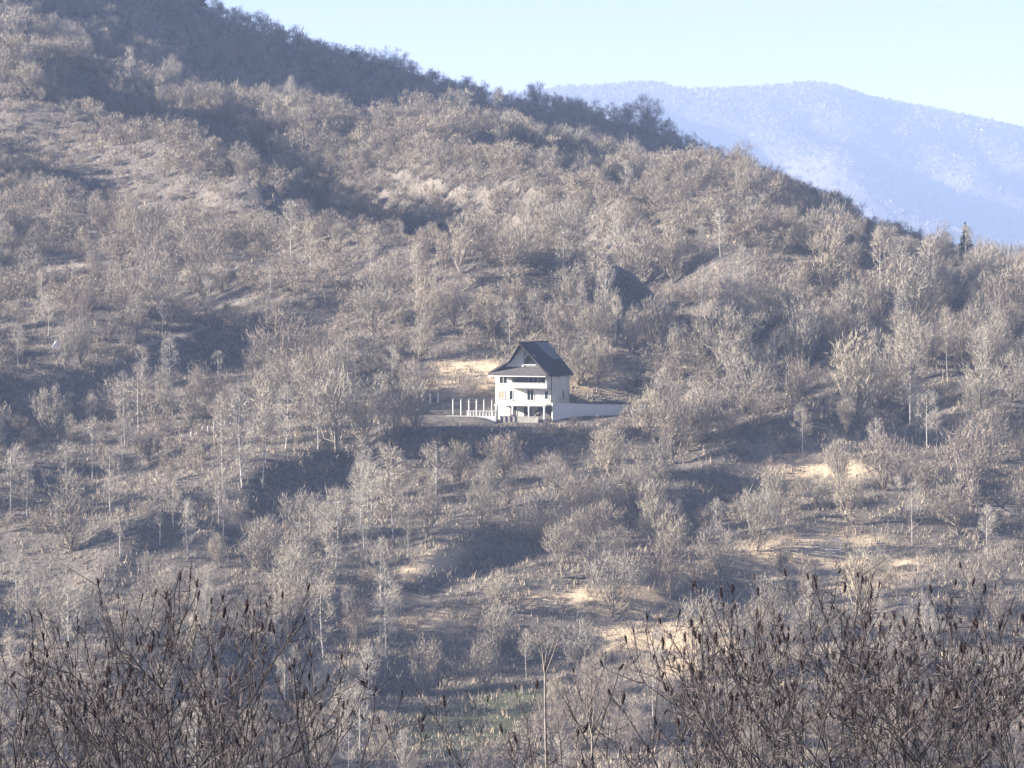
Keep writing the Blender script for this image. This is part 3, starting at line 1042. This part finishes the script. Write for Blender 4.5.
def barge(g):
    def strip(a, b):
        a, b = np.array(a, float), np.array(b, float)
        g.prism([a, b, b + (0, 0, -0.30), a + (0, 0, -0.30)], (0, -0.07, 0))
    strip((-4.1, -2.306, 9.02), (0.40, -1.506, 4.32))
    strip((-4.1, -2.306, 9.02), (-6.15, -1.506, 6.37))
    strip((-6.15, -1.506, 6.37), (-9.35, -1.506, 4.62))
part('bargeboard', barge, M_DARKWOOD, rf)
def ridge(g):
    g.tube([(-4.1, -2.32, 9.03), (-4.1, 8.52, 9.03)], [0.11, 0.11], 6)
part('ridge_cap', ridge, M_ROOF, rf)
def canopy(g):
    g.prism([(-7.6, -0.71, 5.45), (-0.75, -0.71, 5.45), (0.05, -1.80, 4.30), (-9.3, -1.80, 4.30)], (0, 0, -0.16))
cn = part('canopy', canopy, M_CANOPY, house)
part('fascia', lambda g: g.box((-9.3, -1.86, 4.02), (-0.1, -1.80, 4.14)), M_WHITE, cn)

def window(u0, u1, z0, z1, v=0.0, glass=M_GLASS, fm=M_WHITE, label=None, side=False, bars=1):
    """Pane, frame and sill; side=True puts it on the wall that looks along +u (u0..u1 are then depths)."""
    def pt(a, d, z):
        return (d * -1 + 0.0, a, z) if side else (a, v + d, z)
    def bx(g, a0, a1, d0, d1, zz0, zz1):
        p, q = pt(a0, d0, zz0), pt(a1, d1, zz1)
        g.box(tuple(min(x, y) for x, y in zip(p, q)), tuple(max(x, y) for x, y in zip(p, q)))
    w = part('window', lambda g: bx(g, u0, u1, -0.03, -0.004, z0, z1), glass, house, label)
    def fr(g):
        f = 0.09
        bx(g, u0 - f, u0, -0.07, -0.003, z0, z1)
        bx(g, u1, u1 + f, -0.07, -0.003, z0, z1)
        bx(g, u0 - f, u1 + f, -0.07, -0.003, z1, z1 + f)
        bx(g, u0 - f, u1 + f, -0.07, -0.003, z0 - f, z0)
        for k in range(bars):
            c = u0 + (u1 - u0) * (k + 1) / (bars + 1)
            bx(g, c - 0.03, c + 0.03, -0.06, -0.031, z0, z1)
    part('frame', fr, fm, w)
    part('sill', lambda g: bx(g, u0 - 0.15, u1 + 0.15, -0.16, -0.071, z0 - 0.12, z0 - 0.04), fm, w)
    return w
window(-3.75, -2.75, 0.55, 2.0, label='large dark ground floor window')
window(-0.95, -0.45, 0.75, 1.9, bars=0)
window(-6.6, -6.1, 0.6, 1.9, bars=0)
window(-8.35, -7.45, 0.75, 1.8, glass=M_TAN, label='window closed with tan shutters')
window(-8.2, -7.0, 3.0, 3.95, label='upper window beside the balcony')
window(4.2, 4.8, 0.7, 1.9, side=True, bars=0, label='narrow window in the shaded side wall')
window(2.3, 3.1, 3.85, 4.25, side=True, bars=0, label='small window under the eave of the side wall')
window(-4.2, -2.9, 2.9, 4.1, v=1.7, label='dark balcony window')
dr = part('door', lambda g: g.box((-2.35, -0.05, 0.02), (-1.45, -0.003, 2.05)), M_WHITE, house, 'white front door')
part('handle', lambda g: g.tube([(-1.60, -0.10, 0.98), (-1.60, -0.10, 1.14)], [0.02, 0.02], 6), M_DARKWOOD, dr)
bdr = part('door', lambda g: g.box((-2.2, 1.66, 2.55), (-1.3, 1.697, 4.3)), M_DARKWOOD, house, 'dark balcony door')
part('handle', lambda g: g.tube([(-1.45, 1.62, 3.4), (-1.45, 1.62, 3.56)], [0.02, 0.02], 6), M_WHITE, bdr)
part('shade_panel', lambda g: g.box((-6.15, 1.62, 2.48), (-4.25, 1.697, 4.4)), M_GREY, house, 'grey painted shade at the back of the balcony')  # shade inside the balcony recess, built as dark grey panels
part('shade_panel', lambda g: g.box((-2.75, 1.62, 2.48), (-2.25, 1.697, 4.4)), M_GREY, house)
def balc(g):
    g.box((-6.4, -1.3, 2.32), (-0.1, -0.003, 2.46))
bal = part('balcony', balc, M_CONC, house)
def parapet(g):
    g.box((-6.4, -1.3, 2.462), (-0.1, -1.17, 3.0))
    g.box((-6.4, -1.168, 2.462), (-6.27, -0.003, 3.0))
    g.box((-0.23, -1.168, 2.462), (-0.1, -0.003, 3.0))
part('parapet', parapet, M_WHITE, bal)
def brail(g):
    g.tube([(-6.38, -1.24, 3.1), (-0.12, -1.24, 3.1)], [0.035, 0.035], 6)
    for u in np.linspace(-6.3, -0.2, 9):
        g.tube([(u, -1.24, 2.98), (u, -1.24, 3.1)], [0.02, 0.02], 5)
part('rail', brail, M_WHITE, bal)
for u in (-6.25, -0.25):
    part('post', lambda g: g.tube([(u, -1.2, 3.0), (u, -1.2, 4.42)], [0.07, 0.07], 8), M_WHITE, bal)
def pipe(g):
    g.tube([(0.06, 0.12, -2.6), (0.06, 0.12, 4.2)], [0.05, 0.05], 6)
part('downpipe', pipe, M_DARKWOOD, house)
part('gutter', lambda g: g.tube([(0.46, -1.4, 4.12), (0.46, 7.5, 4.12)], [0.07, 0.07], 6), M_DARKWOOD, rf)
part('terrace_slab', lambda g: g.box((-8.3, -1.9, -0.26), (0.0, 0.99, -0.04)), M_CONC, house)
for u in (-8.0, -5.4, -2.8, -0.35):
    def colm(g):
        g.tube([(u, -1.6, -3.0), (u, -1.6, -0.27)], [0.16, 0.14], 10)
        g.box((u - 0.2, -1.8, -0.40), (u + 0.2, -1.4, -0.265))
    part('column', colm, M_WHITE, house)
for u0, u1 in ((-6.9, -5.9), (-4.7, -3.5), (-2.1, -1.0)):
    w = part('garage_door', lambda g: g.box((u0, 0.95, -2.6), (u1, 0.996, -0.5)), M_DARKWOOD, house)
    def gfr(g):
        g.box((u0 - 0.1, 0.93, -2.6), (u0 - 0.002, 0.995, -0.4))
        g.box((u1 + 0.002, 0.93, -2.6), (u1 + 0.1, 0.995, -0.4))
    part('frame', gfr, M_WHITE, w)
def plinth(g):
    g.box((-7.0, -2.6, -3.6), (-0.9, -2.3, -1.85))
    g.box((-7.1, -2.65, -1.848), (-0.8, -2.25, -1.75))
g = MB(); plinth(g)
o = obj('garden_wall', g.mesh('garden_wall', [M_STONE]), None, tuple(HOUSE), -TH)
tag(o, 'low stone wall along the foot of the white house', 'wall')

# retaining wall east of the house
def rwall():
    P = [(5.9, 598.9), (9.0, 599.7), (12.5, 600.5), (16.0, 601.4), (19.5, 602.6)]
    root = empty('retaining_wall', (5.9, 598.9, -24.5))
    tag(root, 'long bluish white retaining wall beside the house holding up the yard', 'wall')
    b, c = MB(), MB()
    for i, ((x0, y0), (x1, y1)) in enumerate(zip(P[:-1], P[1:])):
        t0, t1 = -20.98 - 0.10 * i, -20.98 - 0.10 * (i + 1)
        a = [(x0 - 5.9, y0 - 598.9, -0.5), (x1 - 5.9, y1 - 598.9, -0.5), (x1 - 5.9, y1 - 598.9, t1 + 24.5), (x0 - 5.9, y0 - 598.9, t0 + 24.5)]
        b.prism(a, (-0.08, 0.32, 0))
        d = np.array([0.02, -0.05, 0.003])
        c.prism([np.array(a[3]) + d, np.array(a[2]) + d, np.array(a[2]) + d + (0, 0, 0.10), np.array(a[3]) + d + (0, 0, 0.10)], (-0.1, 0.42, 0))
    obj('wall', b.mesh('retaining_wall', [M_WHITE]), root)
    obj('coping', c.mesh('coping', [M_CONC]), root)
rwall()

# balustrade and white pillars west of the house
def zt(x, y):
    return float(lookup(x, y))
root = empty('balustrade', (-9.6, 597.4, -22.75), -0.2)
tag(root, 'white balustrade with short turned balusters along the yard edge', 'balustrade')
g = MB(); g.box((0, 0, -0.9), (7.4, 0.3, 0.06)); obj('base', g.mesh('base', [M_WHITE]), root)
g = MB(); g.box((3.0, 0.02, 0.70), (7.4, 0.28, 0.82)); obj('rail', g.mesh('rail', [M_WHITE]), root)
g = MB(); g.tube([(0, 0, 0.062), (0, 0, 0.16), (0, 0, 0.3), (0, 0, 0.5), (0, 0, 0.6), (0, 0, 0.698)], [0.10, 0.06, 0.11, 0.05, 0.09, 0.09], 8)
bm = g.mesh('baluster', [M_WHITE])
for u in np.arange(3.15, 7.4, 0.47):
    obj('baluster', bm, root, (u, 0.15, 0))
gs = MB(); gs.tube([(0, 0, -0.4), (0, 0, 2.25)], [0.10, 0.09], 10)
gc = MB(); gc.box((-0.15, -0.15, 2.255), (0.15, 0.15, 2.36)); gc.box((-0.11, -0.11, 2.362), (0.11, 0.11, 2.42))
smesh, cmesh = gs.mesh('shaft', [M_WHITE]), gc.mesh('cap', [M_WHITE])
ORD = ['first', 'second', 'third', 'fourth', 'fifth', 'sixth', 'seventh', 'eighth', 'ninth', 'tenth', 'eleventh', 'twelfth', 'thirteenth', 'fourteenth', 'fifteenth',
       'sixteenth', 'seventeenth', 'eighteenth', 'nineteenth', 'twentieth']
for k, px in enumerate((492, 484, 476.5, 469, 461, 453)):
    y = 599.4 + 0.30 * k
    x = (px - CX) / F_PX * y
    r = empty('pillar', (x, y, -22.75))
    obj('shaft', smesh, r)
    obj('cap', cmesh, r)
    tag(r, 'white pillar behind the balustrade, %s from the white house' % ORD[k], 'pillar', 'white pillars behind the balustrade')
# white posts down the old fence line
gp = MB(); gp.box((-0.09, -0.09, -0.4), (0.09, 0.09, 0.72)); gp.prism([(-0.09, -0.09, 0.722), (0.09, -0.09, 0.722), (0, -0.09, 0.86)], (0, 0.18, 0))
pmesh = gp.mesh('fence_post', [M_WHITE])
for k in range(12):
    t_ = k / 11
    x, y = hit(191 + 62 * t_, 437 - 20 * t_)
    o = obj('fence_post', pmesh, None, (x, y, zt(x, y)), 0.3, (1.0, 1.0, 0.85 + 0.35 * ((k * 7) % 5) / 4))
    tag(o, 'short white fence post, %s from the lower end of the post row' % ORD[k], 'post', 'white fence posts')
for k, (px, py) in enumerate(((438, 404), (430, 404), (422, 403), (408, 399))):
    x, y = hit(px, py)
    o = obj('yard_post', pmesh, None, (x, y, zt(x, y)), 0.1, (1.1, 1.1, 1.7))
    tag(o, 'leaning white yard post beyond the pillars, %s from the house' % ORD[k], 'post', 'white yard posts')
# white gate frame standing in the meadow and a pale sheet on the terrace
M_GATE = plain('bright white paint', (0.80, 0.80, 0.78), 0.7, 0.8, 0.05)
x, y = hit(834, 552)
r = empty('gate_frame', (x, y, zt(x, y)))
tag(r, 'thin white gate frame standing alone in the meadow', 'gate')
for nm, a, b in (('post', (0.9, 0, -0.3), (0.9, 0, 1.55)), ('rail', (-0.95, 0, 0.22), (0.86, 0, 0.25)), ('rail', (-0.6, 0, 1.42), (0.86, 0, 1.52)), ('rail', (-0.95, -0.1, -0.12), (0.2, -0.1, -0.12)), ('post', (-0.95, 0, -0.3), (-0.95, 0, 0.45))):
    g = MB(); g.tube([a, b], [0.075, 0.07], 6); obj(nm, g.mesh(nm, [M_GATE]), r)
x, y = hit(57, 352)
g = MB()
pr = np.random.default_rng(3)
nn = 9
vv = [((i / 8 - 0.5) * 1.0 * (1.2 - j / 8) , (j / 8 - 0.5) * 0.4, 1.5 * (1 - abs(j / 8 - 0.6)) * (1 - 0.5 * abs(i / 8 - 0.45)) + pr.normal(0, 0.07)) for i in range(nn) for j in range(nn)]
g.add(vv, [[i * nn + j, (i + 1) * nn + j, (i + 1) * nn + j + 1, i * nn + j + 1] for i in range(nn - 1) for j in range(nn - 1)])
o = obj('tarpaulin', g.mesh('tarpaulin', [M_GATE]), None, (x, y, zt(x, y)), 0.4, (1.5, 1.5, 1.3))
sd = o.modifiers.new('thickness', 'SOLIDIFY'); sd.thickness = 0.03
tag(o, 'crumpled white tarpaulin heap on the slope above the dark terrace edge', 'tarpaulin')

# ------------------------------------------------------------------ sumac thickets close to the camera
M_STEM = plain('dark sumac stems', (0.032, 0.028, 0.029), 0.95, 8, 0.4)
M_FINE = tinted('mauve fine twigs', [(0.0, (0.080, 0.068, 0.070)), (0.5, (0.115, 0.096, 0.093)), (1.0, (0.068, 0.058, 0.064))])
M_HEAD = tinted('dark maroon seed heads', [(0.0, (0.022, 0.016, 0.018)), (0.5, (0.036, 0.021, 0.022)), (1.0, (0.016, 0.014, 0.017))])
M_SAP = plain('pale sapling bark', (0.22, 0.195, 0.175), 0.9, 6, 0.3)

def head_mesh(r):
    g = MB()
    L = 0.17
    n = 8
    pts = [(0.012 * math.sin(3 * t), 0.008 * math.cos(4 * t), L * t) for t in np.linspace(0, 1, n)]
    rad = [max(0.004, 0.026 * math.sin(math.pi * (0.10 + 0.82 * t)) * r.uniform(0.75, 1.25)) for t in np.linspace(0, 1, n)]
    g.tube(pts, rad, 7)
    for _ in range(40):
        t = r.random()
        a = r.uniform(0, 6.28)
        c = np.array([math.cos(a) * 0.022, math.sin(a) * 0.022, L * t])
        d = np.array([math.cos(a) * 0.02, math.sin(a) * 0.02, 0.022])
        s = np.array([-math.sin(a), math.cos(a), 0]) * 0.009
        g.add([c - s, c + s, c + d], [[0, 1, 2]])
    return g.mesh('seed_head', [M_HEAD])
HEADS = [head_mesh(R0) for _ in range(4)]

def make_sumac(r, Ht, spread, n_stem):
    st, fine, tips = MB(), MB(), []
    def grow(p, d, L, rad, lev):
        k = 4
        pts = [p]
        for i in range(k):
            d = unit(d + r.normal(0, 0.10, 3) + np.array([0, 0, 0.10]))
            pts.append(pts[-1] + d * L / k)
        st.tube(pts, list(np.linspace(rad, rad * 0.72, k + 1)), 5, cap=lev == 0)
        for q in range(6 + 2 * lev):
            b = pts[r.integers(1, k + 1)]
            e = b + unit(d + r.normal(0, 0.7, 3)) * L * r.uniform(0.25, 0.6)
            s = unit(np.cross(e - b, r.normal(0, 1, 3))) * 0.0045
            m = (b + e) / 2 + r.normal(0, 0.03, 3)
            fine.add([b - s, b + s, m + s * 0.7, m - s * 0.7, e], [[0, 1, 2, 3], [3, 2, 4]])
        if lev >= 3 or (lev == 2 and r.random() < 0.3):
            tips.append((pts[-1], d))
            return
        nb = 2 if r.random() < 0.75 else 3
        a0 = r.uniform(0, 6.28)
        for j in range(nb):
            a = a0 + 2 * math.pi * j / nb + r.normal(0, 0.4)
            s = unit(np.cross(d, (math.cos(a), math.sin(a), 0.3)))
            dd = unit(d + s * r.uniform(0.35, 0.75))
            grow(pts[-1], dd, L * r.uniform(0.52, 0.80), rad * 0.66, lev + 1)
    for i in range(n_stem):
        a = 2 * math.pi * i / n_stem + r.normal(0, 0.4)
        k = spread * r.uniform(0.1, 1.0)
        d = unit(np.array([math.cos(a) * k, math.sin(a) * k, 1.0]))
        grow(np.array([math.cos(a) * 0.15, math.sin(a) * 0.15, -0.3]), d, Ht * 0.46 * r.uniform(0.8, 1.1), 0.018 * r.uniform(0.8, 1.3), 0)
    return st, fine, tips
SUMAC = []
for k in range(6):
    st, fine, tips = make_sumac(R0, 4.2, 0.28, 4 + k % 2)
    top = max(t[0][2] for t in tips)
    SUMAC.append((st.mesh('sumac_branches', [M_STEM]), fine.mesh('sumac_twigs', [M_FINE]), tips, top))

ENV = {'left': [(-80, 650), (0, 640), (50, 615), (100, 598), (150, 572), (200, 578), (250, 612), (300, 640), (350, 690), (380, 720)],
       'mid': [(500, 668), (560, 632), (600, 640), (640, 668)],
       'right': [(630, 700), (680, 640), (720, 590), (770, 582), (840, 566), (900, 562), (950, 566), (1000, 572), (1040, 566), (1120, 570)]}
THICK = {'left': 'left thicket', 'mid': 'small middle thicket', 'right': 'right thicket'}
for side, pxs in (('left', [2, 36, 70, 100, 126, 150, 174, 200, 226, 256, 288, 318]), ('mid', [528, 618]), ('right', [690, 722, 750, 776, 804, 832, 858, 884, 908, 930, 952, 974, 996, 1018])):
    e = np.array(ENV[side], float)
    for k, px in enumerate(pxs):
        Y = 56 + 22 * ((k * 0.618 + 0.15) % 1)
        x = (px - CX) / F_PX * Y
        topz = (HZ - (np.interp(px, e[:, 0], e[:, 1]) + rng.uniform(-6, 16))) / F_PX * Y
        gz = float(base_h(x, Y))
        bmesh_, fmesh_, tips, top = SUMAC[rng.integers(len(SUMAC))]
        s = (topz - gz) / (top + 0.1)
        rz = rng.uniform(0, 6.28)
        r = empty('sumac_shrub', (x, Y, gz), rz, (s * 0.95, s * 0.95, s))
        obj('stem', bmesh_, r)
        obj('crown', fmesh_, r)
        nh = 0
        for p, d in tips:
            if rng.random() > (1.0 if side == 'right' else 0.8 if side == 'left' else 0.3):
                continue
            o = obj('seed_head', HEADS[rng.integers(4)], r, tuple(p))
            dd = Vector(d) * 0.6 + Vector((0, 0, 1))
            if rng.random() < 0.25:
                dd = Vector((d[0], d[1], -0.9))
            o.rotation_euler = dd.to_track_quat('Z', 'Y').to_euler()
            f = rng.uniform(0.38, 0.92) / s
            o.scale = (f, f, f * rng.uniform(0.9, 1.25))
        tag(r, 'bare sumac shrub with dark seed heads, %s along the %s' % (ORD[k], THICK[side]), 'shrub', 'sumac shrubs in the ' + THICK[side])

def sapling(px, top_py, Y, seed, label):
    r = np.random.default_rng(seed)
    x = (px - CX) / F_PX * Y
    gz = float(base_h(x, Y))
    Ht = (HZ - top_py) / F_PX * Y - gz
    tr, cr = MB(), MB()
    pts = [np.array([0.03 * math.sin(5 * t), 0, -0.3 + (Ht * 0.80 + 0.3) * t]) for t in np.linspace(0, 1, 8)]
    tr.tube(pts, list(np.linspace(0.034, 0.017, 8)), 7)
    for a, L, tl in ((0.2, 0.62, 0.3), (2.6, 0.55, 0.35), (3.4, 0.66, 0.16), (5.6, 0.60, 0.5), (1.4, 0.5, 0.6)):
        d = unit(np.array([math.cos(a) * tl, math.sin(a) * tl * 0.5, 1.0]))
        q = pts[-1] + d * L
        cr.tube([pts[-1] - (0, 0, 0.05), pts[-1] + d * L * 0.5 + r.normal(0, 0.02, 3), q], [0.014, 0.010, 0.006], 5)
        for k in range(2):
            e = q - d * L * r.uniform(0.1, 0.5)
            cr.tube([e, e + unit(d + r.normal(0, 0.6, 3)) * 0.22], [0.006, 0.003], 4)
    for h in (0.45, 0.52, 0.60, 0.68):
        b = pts[0] + (pts[-1] - pts[0]) * h
        a = r.uniform(0, 6.28)
        cr.tube([b, b + np.array([math.cos(a) * 0.30, math.sin(a) * 0.2, 0.34])], [0.010, 0.005], 5)
    root = empty('sapling', (x, Y, gz))
    obj('trunk', tr.mesh('sapling_trunk', [M_SAP]), root)
    obj('crown', cr.mesh('sapling_crown', [M_SAP]), root)
    tag(root, label, 'tree')
sapling(547, 603, 66, 4, 'pale straight sapling rising above the small sumac thicket, forked at its top')
sapling(594, 676, 70, 6, 'shorter pale sapling beside the forked one in the small thicket')

# ------------------------------------------------------------------ labels for the trees of the slope
LAND = [(525, 385, 'the white house'), (615, 412, 'the retaining wall'), (468, 412, 'the balustrade'), (222, 428, 'the white fence posts'), (400, 470, 'the terrace bank'),
        (75, 385, 'the white tarpaulin'), (460, 735, 'the green meadow'), (834, 550, 'the white gate frame'), (735, 556, 'the straw coloured lane'), (560, 520, 'the tan clearing'),
        (625, 625, 'the steep straw bank'), (547, 690, 'the pale forked sapling'), (160, 640, 'the left sumac thicket'), (850, 640, 'the right sumac thicket'),
        (75, 265, 'the pale left clearing'), (220, 300, 'the pale upper clearings'), (860, 410, 'the dark hollow'), (965, 240, 'the skyline conifers'), (250, 520, 'the terrace foot'),
        (1000, 510, 'the pale right bank')]
sect = {}
for root, kd, px, py, h in PLACED:
    d = [math.hypot(px - a, (py - b) * 1.15) for a, b, _ in LAND]
    k = int(np.argmin(d))
    a = math.degrees(math.atan2(-(py - LAND[k][1]), px - LAND[k][0])) % 360
    sect.setdefault((kd, k, int(((a + 22.5) % 360) // 45)), []).append((d[k], root, h))
WHERE = ['right of', 'above right of', 'above', 'above left of', 'left of', 'below left of', 'below', 'below right of']
LOOK = {'bare': 'bare grey tree', 'birch': 'pale slender birch', 'bush': 'low leafless bush'}
GRP = {'bare': 'bare trees on the hillside', 'birch': 'birches on the hillside', 'bush': 'bushes on the hillside'}
for (kd, k, s), v in sect.items():
    v.sort(key=lambda q: q[0])
    hs = sorted(q[2] for q in v)
    for i, (d, root, h) in enumerate(v):
        size = 'tall ' if h > {'bare': 8.5, 'birch': 10.5, 'bush': 3.6}[kd] and kd != 'bush' else 'small ' if h < {'bare': 5.5, 'birch': 7.5, 'bush': 2.0}[kd] and kd != 'bush' else ''
        if len(v) == 1:
            lab = '%s%s %s %s' % (size, LOOK[kd], WHERE[s], LAND[k][2])
        else:
            lab = '%s%s %s %s, %s from it' % (size, LOOK[kd], WHERE[s], LAND[k][2], ORD[i] if i < len(ORD) else 'farther out')
        tag(root, lab, {'bare': 'tree', 'birch': 'birch', 'bush': 'bush'}[kd], GRP[kd])

# ------------------------------------------------------------------ haze
def haze():
    m = bpy.data.materials.new('pale haze')
    m.use_nodes = True
    nt = m.node_tree
    for n in list(nt.nodes):
        nt.nodes.remove(n)
    out = nt.nodes.new('ShaderNodeOutputMaterial')
    v = nt.nodes.new('ShaderNodeVolumePrincipled')
    v.inputs['Color'].default_value = HAZE_COL
    v.inputs['Density'].default_value = HAZE_D
    v.inputs['Anisotropy'].default_value = 0.0
    nt.links.new(v.outputs[0], out.inputs['Volume'])
    g = MB()
    g.box((-31000, -31000, -501), (31000, 31000, 400))
    o = obj('haze', g.mesh('haze', [m]))
    tag(o, 'pale blue haze filling the valley air', 'haze', None, 'stuff')
HAZE_D, HAZE_COL = 0.00012, (0.48, 0.63, 0.98, 1)
haze()
